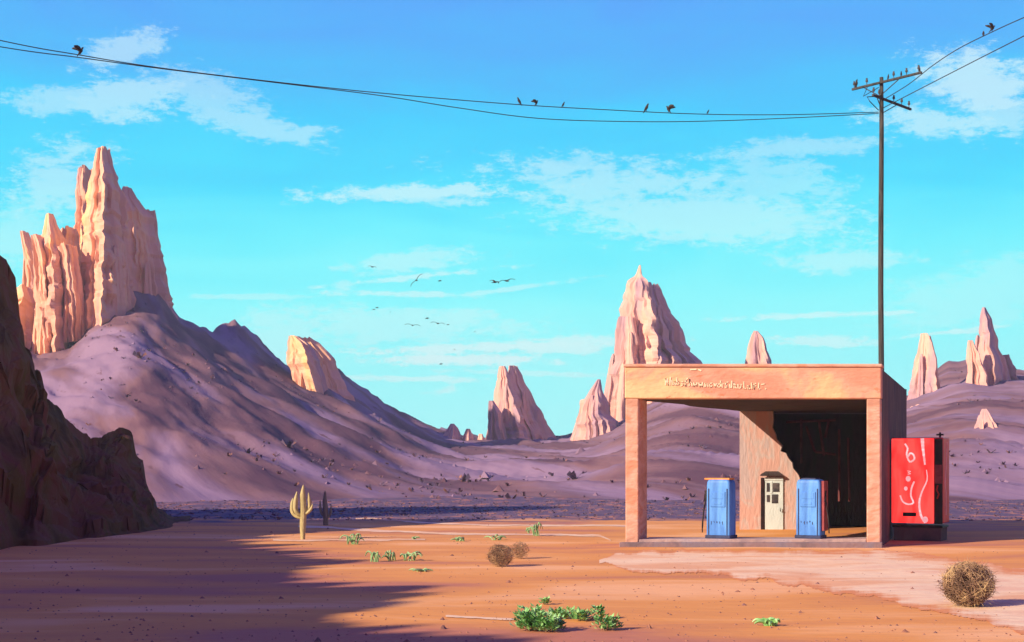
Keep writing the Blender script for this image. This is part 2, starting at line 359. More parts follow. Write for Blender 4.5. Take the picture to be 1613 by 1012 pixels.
spire('rock_peak', [([(485,1547,1553), (505,1541,1564), (545,1538,1574), (580,1535,1590), (630,1530,1605), (700,1510,1625)], 226, -.9),
    ([(537,1524,1532), (555,1522,1540), (590,1522,1550), (640,1520,1560), (700,1510,1560)], 219, .8),
    ([(560,1575,1590), (600,1570,1602), (660,1560,1630), (720,1560,1640)], 232, .8),
    ],
    'tall pointed purple peak near the right edge of the picture', 'rock peak', m_spire_far, GR)
spire('rock_outcrop', [([(645,1546,1554), (665,1538,1566), (690,1526,1580), (712,1518,1592), (735,1515,1600)], 142, .8)],
    'small peach triangle of rock low on the slope under the tall pointed peak', 'rock', m_spire_far)
for k, (x, y, w, l) in enumerate([(712,668,20,'small peach rock tooth in the saddle below the long slope'), (737,676,14,'smaller rock tooth right of the first tooth in the saddle'), (757,684,12,'lowest rock tooth beside the twin tipped peak')]):
    spire('rock_tooth', [([(y,x-3,x+3), (y+9,x-w*.45,x+w*.5), (y+22,x-w*.7,x+w*.8), (y+50,x-w,x+w)], 262, .8)], l, 'rock', m_spire_far, 'small rock teeth in the saddle')

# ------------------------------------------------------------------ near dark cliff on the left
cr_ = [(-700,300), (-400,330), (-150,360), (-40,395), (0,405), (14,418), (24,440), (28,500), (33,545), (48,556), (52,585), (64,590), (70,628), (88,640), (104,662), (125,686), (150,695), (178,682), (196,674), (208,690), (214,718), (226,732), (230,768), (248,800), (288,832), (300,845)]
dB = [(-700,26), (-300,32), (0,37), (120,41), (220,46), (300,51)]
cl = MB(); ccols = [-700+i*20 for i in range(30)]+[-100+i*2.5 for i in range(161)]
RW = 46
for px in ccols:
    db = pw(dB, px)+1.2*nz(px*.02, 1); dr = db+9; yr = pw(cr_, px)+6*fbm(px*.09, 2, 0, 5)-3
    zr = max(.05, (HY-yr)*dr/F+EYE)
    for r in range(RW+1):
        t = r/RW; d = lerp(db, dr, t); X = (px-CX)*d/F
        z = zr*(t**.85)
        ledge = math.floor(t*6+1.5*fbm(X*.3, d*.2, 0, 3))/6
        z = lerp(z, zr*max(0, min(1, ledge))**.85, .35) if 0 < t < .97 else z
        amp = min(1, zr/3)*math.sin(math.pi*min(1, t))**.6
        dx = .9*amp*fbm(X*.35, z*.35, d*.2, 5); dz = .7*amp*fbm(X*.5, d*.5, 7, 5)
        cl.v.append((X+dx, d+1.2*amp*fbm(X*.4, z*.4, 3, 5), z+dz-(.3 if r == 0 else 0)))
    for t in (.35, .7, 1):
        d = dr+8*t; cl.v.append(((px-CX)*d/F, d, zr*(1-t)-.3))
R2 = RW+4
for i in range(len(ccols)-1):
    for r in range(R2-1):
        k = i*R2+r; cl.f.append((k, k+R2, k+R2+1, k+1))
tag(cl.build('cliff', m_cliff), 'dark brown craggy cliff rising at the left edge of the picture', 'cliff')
# unseen ridge added outside the frame, shaped to throw the long foreground shadow
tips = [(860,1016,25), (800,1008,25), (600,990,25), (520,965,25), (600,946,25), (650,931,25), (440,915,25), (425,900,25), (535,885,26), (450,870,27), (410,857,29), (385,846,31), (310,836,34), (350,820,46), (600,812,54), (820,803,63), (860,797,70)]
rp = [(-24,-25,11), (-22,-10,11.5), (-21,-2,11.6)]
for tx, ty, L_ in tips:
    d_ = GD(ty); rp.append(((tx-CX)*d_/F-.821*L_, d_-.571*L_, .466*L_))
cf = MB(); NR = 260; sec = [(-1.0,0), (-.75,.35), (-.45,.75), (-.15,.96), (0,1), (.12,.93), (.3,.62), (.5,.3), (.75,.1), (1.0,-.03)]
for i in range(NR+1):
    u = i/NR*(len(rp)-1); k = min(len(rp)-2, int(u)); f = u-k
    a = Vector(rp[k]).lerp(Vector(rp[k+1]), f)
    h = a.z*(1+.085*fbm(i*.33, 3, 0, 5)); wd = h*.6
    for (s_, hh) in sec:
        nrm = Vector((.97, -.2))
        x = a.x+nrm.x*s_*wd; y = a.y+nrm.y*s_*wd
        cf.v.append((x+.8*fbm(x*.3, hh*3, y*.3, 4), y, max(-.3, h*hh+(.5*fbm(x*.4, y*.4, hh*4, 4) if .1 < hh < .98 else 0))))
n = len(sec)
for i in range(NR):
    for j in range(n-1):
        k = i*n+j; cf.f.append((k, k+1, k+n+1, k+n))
tag(cf.build('cliff', m_cliff, fix=True), 'unseen rock ridge added beyond the left edge to shade the foreground', 'cliff')

# ------------------------------------------------------------------ filling station shell
bd = Vector((.3236, .9462, 0)); O = Vector(((985-CX)*38.6/F, 38.6, 0)); WID = 7.05; DEP = 12.9; CZ = 4.10; TOP = 5.0
def B(a, b, z=0): return O+Vector((a, 0, z))+bd*b
def pbox(s, a0, a1, b0, b1, z0, z1):
    vs = [B(a, b, z) for z in (z0, z1) for a, b in ((a0,b0), (a1,b0), (a1,b1), (a0,b1))]
    return s.add(vs, [(3,2,1,0), (4,5,6,7), (0,1,5,4), (1,2,6,5), (2,3,7,6), (3,0,4,7)])
st = empty('filling_station', O)
tag(st, 'flat roofed orange plaster filling station shell open at the front and left side', 'building')
def bpart(s, name, m, bevel=0, **k):
    o = s.build(name, m, None, bevel=bevel, **k); o.parent = st; o.matrix_parent_inverse = Matrix.Translation(-O); return o
def pa(px, b):                          # lateral offset of a photo column at depth b in the shell
    Y = O.y+bd.y*b; return (px-CX)*Y/F-O.x-bd.x*b
bpart(pbox(MB(), 0, .36, 0, 1.05, 0, CZ), 'post', m_plaster, .03)
bpart(pbox(MB(), WID-.38, WID, 0, .55, 0, CZ), 'post', m_plaster, .03)
m_fascia = M1('fascia_paint', [(.62,.31,.22), (.70,.38,.28), (.80,.48,.28), (.84,.56,.32)], .45, (1,1,2.0), bump=.3, bscale=5, contrast=.10, speck=((.66,.24,.14), 3, .60))
bpart(pbox(MB(), -.02, WID+.02, -.01, .55, CZ+.002, TOP-.03), 'fascia', m_fascia, .03)
cp = pbox(MB(), -.05, WID+.05, -.05, .62, TOP-.028, TOP+.06); bpart(cp, 'coping', m_plaster, .025)
bpart(pbox(MB(), .365, WID-.385, .02, 1.25, -.1, .21), 'kerb', m_conc, .025)
m_step = M1('dark_concrete', [(.16,.125,.15), (.24,.17,.19), (.20,.17,.22)], 1.2, bump=.3)
bpart(pbox(MB(), -.12, WID+.06, -.20, .015, -.1, .135), 'step', m_step, .02)
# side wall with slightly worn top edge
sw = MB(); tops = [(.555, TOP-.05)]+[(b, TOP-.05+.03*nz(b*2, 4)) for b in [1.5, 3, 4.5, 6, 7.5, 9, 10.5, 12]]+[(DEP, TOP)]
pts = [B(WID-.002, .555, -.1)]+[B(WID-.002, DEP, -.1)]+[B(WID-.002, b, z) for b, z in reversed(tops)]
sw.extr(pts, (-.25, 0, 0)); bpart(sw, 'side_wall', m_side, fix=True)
# ceiling: its rear left corner has fallen away
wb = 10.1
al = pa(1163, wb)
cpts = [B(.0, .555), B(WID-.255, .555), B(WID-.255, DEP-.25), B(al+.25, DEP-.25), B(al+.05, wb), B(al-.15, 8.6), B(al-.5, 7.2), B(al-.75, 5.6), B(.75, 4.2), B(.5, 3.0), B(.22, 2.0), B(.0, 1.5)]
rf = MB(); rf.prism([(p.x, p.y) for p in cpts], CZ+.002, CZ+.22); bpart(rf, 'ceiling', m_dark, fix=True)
# rear partition cut along the diagonal shadow edge; closed room added to stay dark
def wp(px, py):                         # point of the partition plane seen at that place in the photo
    a = pa(px, wb); Y = O.y+bd.y*wb; return B(a, wb, EYE+(HY-py)*Y/F)
edge = [(1217,646), (1219,662), (1216,674), (1222,684), (1224,692), (1231,702), (1230,711), (1237,714), (1241,722), (1247,729), (1250,738), (1257,747), (1262,757), (1263,770), (1267,786), (1266,800), (1270,815), (1270,838)]
edge = [(x+random.uniform(-1, 1), y) for x, y in edge]
pl = MB(); poly = [wp(1165, 840), wp(1165, 646)]+[wp(x, y) for x, y in edge]
poly = [Vector((p.x, p.y, min(p.z, CZ))) for p in poly]
pl.extr(poly, bd*.22); bpart(pl, 'partition', m_wall, fix=True)
rm = MB(); pbox(rm, al+.02, al+.22, wb+.23, DEP, -.1, CZ); bpart(rm, 'shade_room_side_wall', m_side)
rm = MB(); pbox(rm, al+.225, WID-.255, DEP-.24, DEP, -.1, CZ); bpart(rm, 'shade_room_back_wall', m_dark)
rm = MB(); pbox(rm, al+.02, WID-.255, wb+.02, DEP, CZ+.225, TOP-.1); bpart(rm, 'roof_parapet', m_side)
# old shelving battens faintly seen in the dark room
rm = MB()
for x0, y0, x1, y1 in [(1238,665,1316,662), (1262,660,1262,730), (1270,672,1284,712), (1290,664,1298,718), (1284,712,1316,716), (1322,676,1322,790), (1336,690,1338,790), (1306,660,1300,690)]:
    b_ = wb+1.2; Y = O.y+bd.y*b_
    P0, P1 = [B((px-CX)*Y/F-O.x-bd.x*b_, b_, EYE+(HY-py)*Y/F) for px, py in ((x0,y0), (x1,y1))]
    rm.tube([P0, P1], .045, 4)
bpart(rm, 'batten', M1('red_batten', [(.10,.03,.035), (.14,.045,.05)], 3, bump=0))
# writing on the fascia: one line of illegible cream brush letters
lt = MB()
def stroke(s, pts, w, off, dpt=.012):   # ribbon of paint on a plane facing the road
    for p, q in zip(pts, pts[1:]):
        p = Vector(p); q = Vector(q); t = (q-p)
        if t.length < 1e-6: continue
        t.normalize(); n_ = off.cross(t).normalized()*w/2; e_ = t*w*.35
        s.extr([p-e_+n_, q+e_+n_, q+e_-n_, p-e_-n_], off*dpt)
rl = random.Random(5); x = 1048; FD = 38.6-.012
def fp(px, py): v = W(px, py, 38.585); return v
glyphs = [[(0,9),(0,-2),(4,9),(4,-1)], [(0,9),(1,-3)], [(0,2),(1,9),(4,8),(5,2),(5,9)], [(0,-3),(0,9),(4,7),(3,3),(0,4)], [(3,2),(0,4),(4,7),(0,9)], [(4,-3),(1,0),(1,10),(-1,4),(4,4)], [(0,9),(0,-2),(0,4),(3,3),(4,9)], [(0,3),(1,9),(3,4),(5,9),(6,3)], [(0,3),(1,9),(3,4),(5,9),(6,2)],
          [(0,3),(0,9)], [(0,9),(0,3),(3,4),(3,9)], [(4,3),(0,4),(1,9),(4,8)], [(0,3),(2,9),(4,3)], [(4,3),(0,4),(0,9),(4,9),(4,-2)], [(0,9),(0,2),(2,3)], [(5,0),(1,0),(0,5),(3,6),(3,9),(0,9)], [(0,3),(0,9)], [(0,9),(1,-2)], [(0,9),(0,0),(3,5),(0,5),(4,9)], [(0,3),(0,9)], [(3,3),(0,4),(3,7),(0,9)], [(1,-2),(1,9),(4,9)], [(0,4),(3,4),(0,6),(1,9),(4,9)], [(0,-1),(0,9)], [(4,0),(1,0),(1,9),(0,4),(4,4)], [(2,-1),(2,9),(4,9)], [(0,1),(4,1)], [(0,9),(.4,8)]]
for gph in glyphs:
    base = 598+(x-1048)*.045
    stroke(lt, [fp(x+a+rl.uniform(-.5, .5), base+b*.95+rl.uniform(-.6, .6)) for a, b in gph], .028, Vector((0,-1,0)))
    x += max(a for a, b in gph)+2.6
stroke(lt, [fp(1088,582.5), fp(1098,582), fp(1104,584)], .04, Vector((0,-1,0)))
bpart(lt, 'lettering', m_letter, fix=True)
# door in the rear partition
dr_ = empty('door', (0,0,0)); dr_.parent = st; dr_.matrix_parent_inverse = Matrix.Translation(-O)
def dq(name, m, x0, y0, x1, y1, proud, dep, par, bevel=0):
    P = [wp(x0,y1), wp(x1,y1), wp(x1,y0), wp(x0,y0)]; o = -bd*proud; s = MB()
    s.extr([p+o for p in P], bd*dep); ob = s.build(name, m, par, fix=True, bevel=bevel); return ob
bpy.data.objects.remove(dr_)
leaf = dq('door', m_white, 1205, 752, 1234, 836, .05, .05, None, .008); leaf.parent = st; leaf.matrix_parent_inverse = Matrix.Translation(-O)
for x0, y0, x1, y1 in [(1208,761,1213,775), (1218,761,1228,775), (1208,780,1213,791), (1216,779,1226,793)]: dq('pane', m_glass, x0, y0, x1, y1, .062, .012, leaf)
dq('door_frame', m_black, 1199, 753, 1204.5, 836, .07, .07, leaf)
for x0, y0, x1, y1 in [(1213.5,759,1217,777), (1204.8,752.5,1234,757)]: dq('rail', m_white, x0, y0, x1, y1, .068, .017, leaf)
hk = MB(); hp = wp(1230, 803)-bd*.1; hk.tube([hp+Vector((0,0,.06)), hp-bd*.03, hp-Vector((0,0,.06))], .015, 6); hk.build('handle', m_black, leaf)
aw = MB(); p0 = wp(1199,750); p1 = wp(1234,750); p2 = wp(1226,745); p3 = wp(1206,745)
aw.extr([p0-bd*.2, p1-bd*.2, p2-bd*.02, p3-bd*.02], (0,0,.05)); bpart(aw, 'door_canopy', m_dark, fix=True)

# ------------------------------------------------------------------ fuel pumps
def rrect(w, d, r, n=4):
    pts = []
    for cx, cy, a0 in ((w/2-r, d/2-r, 0), (-w/2+r, d/2-r, 90), (-w/2+r, -d/2+r, 180), (w/2-r, -d/2+r, 270)):
        for k in range(n+1):
            a = math.radians(a0+90*k/n); pts.append((cx+r*math.cos(a), cy+r*math.sin(a)))
    return pts
def pump(px, py, H, label, hose_left, topmat, stripe, rz=-.50):
    d = GD(py); d = 39.25; t = empty('fuel_pump', ((px-CX)*d/F, d, .21), rz); tag(t, label, 'fuel pump', 'blue fuel pumps on the kerb')
    w = .70; dp = .55
    s = MB(); s.prism(rrect(w+.06, dp+.06, .05), 0, .09); s.build('base', m_dblue, t, bevel=.01)
    s = MB()
    lay = [(.092,1.0), (.5,1.0), (1.0,.99), (H-.20,.98), (H-.10,.96), (H-.04,.90), (H-.01,.78)]
    rr_ = [[(x*k, y*k, z) for x, y in rrect(w, dp, .07)] for z, k in lay]; n_ = len(rr_[0])
    vs = [v for q in rr_ for v in q]; fs = [(i*n_+j, i*n_+(j+1) % n_, (i+1)*n_+(j+1) % n_, (i+1)*n_+j) for i in range(len(lay)-1) for j in range(n_)]
    fs += [tuple(range(n_))[::-1], tuple((len(lay)-1)*n_+j for j in range(n_))]
    s.add(vs, fs); s.build('cabinet', m_blue, t, bevel=.006)
    s = MB(); s.box((0, -dp/2-.008, H*.66), (w*.62, .03, .42)); pn = s.build('front_panel', m_blue, t, bevel=.008)
    s = MB(); s.box((0, -dp/2-.026, H*.72), (w*.46, .016, .17)); s.build('display', m_blue, pn, bevel=.004)
    s = MB(); s.box((0, -dp/2-.026, H*.59), (w*.30, .014, .07)); s.build('price_window', m_blue, pn, bevel=.004)
    s = MB()
    for xx in (-.27, .27): s.box((xx, -dp/2-.004, H*.45), (.025, .022, H*.78))
    s.build('trim', m_dblue, t)
    s = MB(); s.box((-.05 if hose_left else 0, 0, H+.005), (w*(1.05 if hose_left else .6), dp*.8, .05)); s.build('top_plate', topmat, t, bevel=.01)
    if stripe:
        s = MB(); s.box((w/2+.045, .02, H*.55), (.08, dp*.7, H*.84)); s.build('side_panel', stripe, t, bevel=.01)
    sgn = -1 if hose_left else 1
    s = MB(); xh = sgn*(w/2+.05); s.box((xh, -.05, H*.72), (.09, .14, .30)); nzl = s.build('nozzle_holder', m_black, t, bevel=.02)
    s = MB(); s.tube([(xh+sgn*.05, -.06, H*.80), (xh+sgn*.05, -.08, H*.72), (xh+sgn*.05, -.16, H*.62)], [.03,.028,.018], 8); s.build('nozzle', m_black, nzl)
    s = MB(); q = [Vector((xh+sgn*(.04+.10*math.sin(math.pi*k/12)), -.06-.02*math.sin(k), lerp(H*.66, .16, 1-abs(1-k/6)) if k <= 12 else 0)) for k in range(13)]
    s.tube(q, .018, 6); s.build('hose', m_black, t)
    # worn hand lettering low on the front
    s = MB(); r_ = random.Random(px)
    xx = -.2
    while xx < .18:
        zz = .45+r_.uniform(-.02, .02); stroke(s, [Vector((xx+r_.uniform(0, .03), -dp/2-.001, zz+r_.uniform(-.05, .05))) for _ in range(4)], .012, Vector((0,-1,0)), .004); xx += .08
    s.build('lettering', m_dblue, t, fix=True)
    return t
pump(1136, 858, 1.66, 'blue fuel pump with orange top plate, left of the partition', True, m_orange, None)
pump(1277, 858, 1.66, 'blue fuel pump with dull red side panel, right of the white door', False, m_dblue, m_rust)

# ------------------------------------------------------------------ vending machine
d = 42.2; vr = -.50; VW, VD, VH = 1.52, .95, 2.70; ca, sa = math.cos(vr), math.sin(vr)
fl = Vector(((1404-CX)*d/F, d, 0)); ctr = fl+Vector((ca*VW/2-sa*VD/2, sa*VW/2+ca*VD/2, 0))
vp = empty('plinth', ctr, vr)
bpy.data.objects.remove(vp)
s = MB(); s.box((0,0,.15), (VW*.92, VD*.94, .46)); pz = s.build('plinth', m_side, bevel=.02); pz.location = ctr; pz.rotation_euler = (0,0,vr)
tag(pz, 'low dark block under the red vending machine', 'plinth')
v = empty('vending_machine', ctr+Vector((0,0,.382)), vr); tag(v, 'tall glowing red drinks machine with white swirls beside the dark side wall', 'vending machine')
s = MB(); s.box((0, .02, VH/2+.07), (VW, VD-.04, VH-.14)); cab = s.build('cabinet', m_red, v, bevel=.04)
s = MB(); s.box((0, 0, .035), (VW-.03, VD-.05, .07)); s.build('kick_plate', m_black, v, bevel=.01)
def fx(x, y): return Vector((-VW/2+VW*(x-148)/(487-148), -VD/2-.005, VH*(770-y)/(770-128)))
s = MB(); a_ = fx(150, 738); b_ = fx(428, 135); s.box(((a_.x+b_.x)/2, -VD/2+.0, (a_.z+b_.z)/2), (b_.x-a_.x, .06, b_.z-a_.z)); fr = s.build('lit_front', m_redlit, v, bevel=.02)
s = MB(); a_ = fx(432, 742); b_ = fx(485, 140); s.box(((a_.x+b_.x)/2, -VD/2+.0, (a_.z+b_.z)/2), (b_.x-a_.x, .05, b_.z-a_.z)); cpn = s.build('control_panel', m_black, v, bevel=.01)
s = MB(); a_ = fx(436, 455); b_ = fx(482, 322); s.box(((a_.x+b_.x)/2, -VD/2-.028, (a_.z+b_.z)/2), (b_.x-a_.x, .012, b_.z-a_.z)); s.build('button_panel', m_rust, cpn, bevel=.004)
s = MB(); stroke(s, [fx(x_, y_)+Vector((0,-.022,0)) for x_, y_ in [(455,470), (448,500), (462,530), (452,560)]], .04, Vector((0,-1,0)), .01); s.build('coin_slot', m_red, cpn, fix=True)
s = MB()
OFF = Vector((0,-.027,0)); out_ = Vector((0,-1,0))
def chain(pts, w, sub=3):
    q = [Vector((x_, y_)) for x_, y_ in pts]; r_ = []
    for i in range(len(q)-1):
        p0 = q[max(0, i-1)]; p1 = q[i]; p2 = q[i+1]; p3 = q[min(len(q)-1, i+2)]
        for k in range(sub):
            t = k/sub; r_.append(.5*((2*p1)+(p2-p0)*t+(2*p0-5*p1+4*p2-p3)*t*t+(3*p1-p0-3*p2+p3)*t**3))
    r_.append(q[-1])
    for i, (a, b) in enumerate(zip(r_, r_[1:])):
        ww = w if not hasattr(w, '__len__') else lerp(w[0], w[1], i/max(1, len(r_)-2))
        stroke(s, [fx(*a)+OFF, fx(*b)+OFF], ww, out_, .008)
def blob(x_, y_, r_):
    c_ = fx(x_, y_)+OFF; s.extr([c_+Vector((math.cos(k*.6283)*r_, 0, math.sin(k*.6283)*r_*1.15)) for k in range(10)], (0,-.009,0))
s = MB(); chain([(242,175), (258,205), (252,250), (272,300), (302,282), (296,250), (276,240), (262,262)], .05); s.build('logo_stroke', m_whitelit, fr, fix=True)
s = MB(); chain([(355,142), (360,215), (372,318)], (.10,.05)); s.build('logo_stroke', m_whitelit, fr, fix=True)
s = MB(); chain([(382,360), (386,430), (352,515), (335,590), (345,680), (372,728)], (.025,.075)); s.build('logo_stroke', m_whitelit, fr, fix=True)
s = MB(); blob(374, 712, .085); s.build('logo_dot', m_whitelit, fr, fix=True)
s = MB(); chain([(258,366), (278,370), (262,378), (278,386), (260,390)], .018); s.build('logo_stroke', m_whitelit, fr, fix=True)
s = MB(); blob(262, 422, .075); s.build('logo_dot', m_whitelit, fr, fix=True)
s = MB(); blob(246, 492, .055); s.build('logo_dot', m_whitelit, fr, fix=True)
s = MB(); chain([(210,545), (226,585), (262,604), (296,592), (280,545), (284,490), (300,445)], (.045,.05)); s.build('logo_stroke', m_whitelit, fr, fix=True)

s = MB(); a_ = fx(226, 690); b_ = fx(314, 662); s.box(((a_.x+b_.x)/2, -VD/2-.03, (a_.z+b_.z)/2), (b_.x-a_.x, .012, b_.z-a_.z)); s.build('delivery_flap', m_black, fr, bevel=.004)
s = MB(); q = [(.1,2.55), (.02,2.1), (-.08,1.7), (-.2,1.35), (-.06,1.05), (-.05,.4)]
for (y0_, z0_), (y1_, z1_) in zip(q, q[1:]): stroke(s, [Vector((VW/2+.001, y0_, z0_)), Vector((VW/2+.001, y1_, z1_))], .07, Vector((1,0,0)), .008)
s.build('side_stripe', M1('pink_print', [(.70,.35,.36), (.8,.45,.45)], 4, bump=0), cab, fix=True)
s = MB(); s.tube([(VW/2-.2, .1, VH-.02), (VW/2-.2, .1, VH+.16)], .03, 6); s.box((VW/2-.2, .1, VH+.09), (.2, .1, .05)); s.build('top_vent', m_black, v)

# ------------------------------------------------------------------ utility pole, wires
PD = 54.0; PX = (1388-CX)*PD/F
def PZ(py): return EYE+(HY-py)*PD/F
up_ = empty('utility_pole', (PX, PD, 0)); tag(up_, 'tall thin weathered wooden pole with crossarms behind the building', 'utility pole')
s = MB(); zz = [0, 3, 6, 9, 12, 15, PZ(122)]
s.tube([(.02*math.sin(z*.5), .015*math.cos(z*.4), z) for z in zz], [.125,.12,.11,.105,.10,.09,.075], 10); s.build('post', m_pole, up_, smooth=True)
def arm(y0, dirv, l0, l1, name='crossarm'):
    z = PZ(y0); dv = Vector(dirv).normalized(); sd = dv.cross(Vector((0,0,1)))*.14
    s = MB(); R = Matrix.Rotation(math.atan2(dv.y, dv.x), 3, 'Z'); c = dv*(l1-l0)/2+sd; s.box((c.x, c.y, z), (l0+l1, .08, .085), R); a = s.build(name, m_pole, up_, bevel=.01)
    for k in (-l0*.92, -l0*.45, l1*.35, l1*.65, l1*.93):
        s = MB(); p = dv*k+sd+Vector((0,0,z+.06)); s.tube([p, p+Vector((0,0,.08)), p+Vector((0,0,.1)), p+Vector((0,0,.16)), p+Vector((0,0,.18)), p+Vector((0,0,.24))], [.015,.015,.05,.05,.035,.035], 8); s.build('insulator', m_insul, a)
    s = MB(); s.tube([dv*(-l0*.55)+Vector((0,0,z-.05))+sd*.8, Vector((0,0,z-.5))+sd*.6, dv*(l1*.45)+Vector((0,0,z-.05))+sd*.8], .02, 5); s.build('brace', m_pole, up_)
    return dv
arm(132, (2.1,-2.5,0), 1.25, 1.9)
arm(158, (2.1,2.2,0), .9, 2.1)
s = MB()
s.tube([W(1383,152,PD)-Vector((PX,PD,0)), W(1366,153,PD-.4)-Vector((PX,PD,0)), W(1370,160,PD-.5)-Vector((PX,PD,0)), W(1384,174,PD-.2)-Vector((PX,PD,0))], .018, 5)
s.tube([W(1366,138,PD-.3)-Vector((PX,PD,0)), W(1360,152,PD-.5)-Vector((PX,PD,0)), W(1384,138,PD-.2)-Vector((PX,PD,0))], .015, 5)
s.build('jumper_wire', m_wire, up_)
def catm(pts, sub=8):
    q = [Vector(p) for p in pts]; r_ = []
    for i in range(len(q)-1):
        p0 = q[max(0, i-1)]; p1 = q[i]; p2 = q[i+1]; p3 = q[min(len(q)-1, i+2)]
        for k in range(sub):
            t = k/sub; r_.append(.5*((2*p1)+(p2-p0)*t+(2*p0-5*p1+4*p2-p3)*t*t+(3*p1-p0-3*p2+p3)*t**3))
    r_.append(q[-1]); return r_
def wire(pts, label, r=.016):
    s = MB(); s.tube(catm([W(*p) for p in pts]), r, 5); o = s.build('power_line', m_wire, smooth=True); tag(o, label, 'power line', 'power lines on the pole'); return o
DL = lambda px: PD-(1388-px)*.009
wA = [(-700,-120), (-350,-15), (0,64), (125,87), (250,107), (430,129), (600,147), (800,164), (950,173), (1100,180), (1240,181), (1384,177)]
wB = [(-700,-75), (-350,12), (0,74), (125,91), (250,108), (430,130), (600,151), (720,170), (850,187), (1000,192), (1120,191), (1250,186), (1384,179)]
wire([(x, y, DL(x)) for x, y in wA], 'higher of the two dark wires crossing the sky from the left edge')
wire([(x, y, DL(x)+.5) for x, y in wB], 'lower of the two dark wires sagging across the sky')
DRr = lambda px: PD-(px-1388)*.055
wC = [(1384,162), (1430,134), (1470,103), (1510,77), (1560,52), (1613,28), (1700,-8)]
wD = [(1390,171), (1460,135), (1540,94), (1613,57), (1700,12)]
wire([(x, y, DRr(x)) for x, y in wC], 'upper wire climbing from the pole to the right edge')
wire([(x, y, DRr(x)) for x, y in wD], 'lower straight wire from the pole to the right edge')

# ------------------------------------------------------------------ birds
def body_mesh(s, pts, rad, n=8, flat=1.0):
    vs = []; k = len(pts)
    for (x, y, z), r in zip(pts, rad):
        for j in range(n):
            th = 2*math.pi*j/n; vs.append((x, y+math.cos(th)*r, z+math.sin(th)*r*flat))
    s.add(vs, [(i*n+j, i*n+(j+1) % n, (i+1)*n+(j+1) % n, (i+1)*n+j) for i in range(k-1) for j in range(n)]+[tuple(range(n))[::-1], tuple((k-1)*n+j for j in range(n))])
def wing(s, pts, th=.012):              # pts: (x leading, x trailing, y, z)
    vs = []
    for a, b, y, z in pts: vs += [(a, y, z), ((a+b)/2, y, z+th*1.5), (b, y, z), ((a+b)/2, y, z-th)]
    k = len(pts); s.add(vs, [(i*4+j, i*4+(j+1) % 4, (i+1)*4+(j+1) % 4, (i+1)*4+j) for i in range(k-1) for j in range(4)]+[(3,2,1,0), tuple((k-1)*4+j for j in range(4))])
def perched(p, sc, rz, label, raised=False, lean=.9):
    s = MB()
    e = Matrix.Rotation(-lean, 3, 'Y')
    q = [(-.26,0,-.02), (-.16,0,-.01), (-.10,0,0), (-.03,0,.005), (.05,0,.01), (.10,0,.02), (.135,0,.035), (.17,0,.045), (.20,0,.045), (.22,0,.04), (.25,0,.03)]
    r_ = [.018,.022,.04,.06,.066,.055,.038,.040,.036,.014,.003]
    body_mesh(s, q, r_)
    for sg in (-1, 1):
        if raised: wing(s, [(.08,-.04,sg*.03,.03), (.12,-.03,sg*.10,.14), (.08,-.08,sg*.16,.26), (-.02,-.10,sg*.19,.34)])
        else: wing(s, [(.07,-.02,sg*.055,.02), (.03,-.15,sg*.062,-.005), (-.05,-.22,sg*.04,-.02)])
    s.v = [tuple(e @ Vector(a)) for a in s.v]
    zl = min(a[2] for a in s.v)
    for sg in (-1, 1): s.tube([(.0, sg*.02, -.03), (.01, sg*.022, -.13)], .008, 4)
    sc *= (.62 if raised else .74); s.v = [(a[0]*sc, a[1]*sc, (a[2]+.12)*sc) for a in s.v]
    o = s.build('bird', m_bird, smooth=True); o.location = p; o.rotation_euler = (0,0,rz); tag(o, label, 'bird', 'birds perched on the wires and pole'); return o
def wy(tab, x): return pw(tab, x)
for px, sc, rz, lb, ra in [
    (127, 1.15, .5, 'bird with raised wings on the wires near the left edge', True),
    (818, 1.0, 2.6, 'plump bird at the left end of the trio on the long wire', False),
    (845, .85, .3, 'bird with wings lifted, second of the trio on the long wire', True),
    (887, .7, .2, 'thin small bird, last of the trio on the long wire', False),
    (1018, 1.15, .4, 'upright dark bird left of the one lifting its wings', False),
    (1053, 1.15, 2.8, 'dark bird lifting its wings beside the upright one', True),
    (1115, .6, .2, 'tiny bird alone on the wire nearest the pole', False)]:
    p = W(px, wy(wA, px), DL(px)); perched(p+Vector((0,0,.02)), sc, rz, lb, ra)
for px, sc, rz, lb, ra in [(1549, .75, 1.2, 'small bird on the upper right wire', False), (1563, 1.0, .2, 'larger bird above it stretching forward on the upper right wire', True)]:
    p = W(px, wy(wC, px), DRr(px)); perched(p+Vector((0,0,.02)), sc, rz, lb, ra, .7)
dv = Vector((2.1,-2.5,0)).normalized(); sd = dv.cross(Vector((0,0,1)))*.14
for k, sc, lb in [(-1.05, 1.1, 'tall upright bird on the left end of the crossarm'), (.42, .7, 'small bird on the crossarm just right of the pole'), (1.0, .7, 'bird in the middle of the right half of the crossarm'), (1.8, .8, 'bird at the outer right tip of the crossarm')]:
    p = Vector((PX, PD, PZ(132)+.07))+dv*k+sd; perched(p, sc, .3+k, lb, False, 1.2)
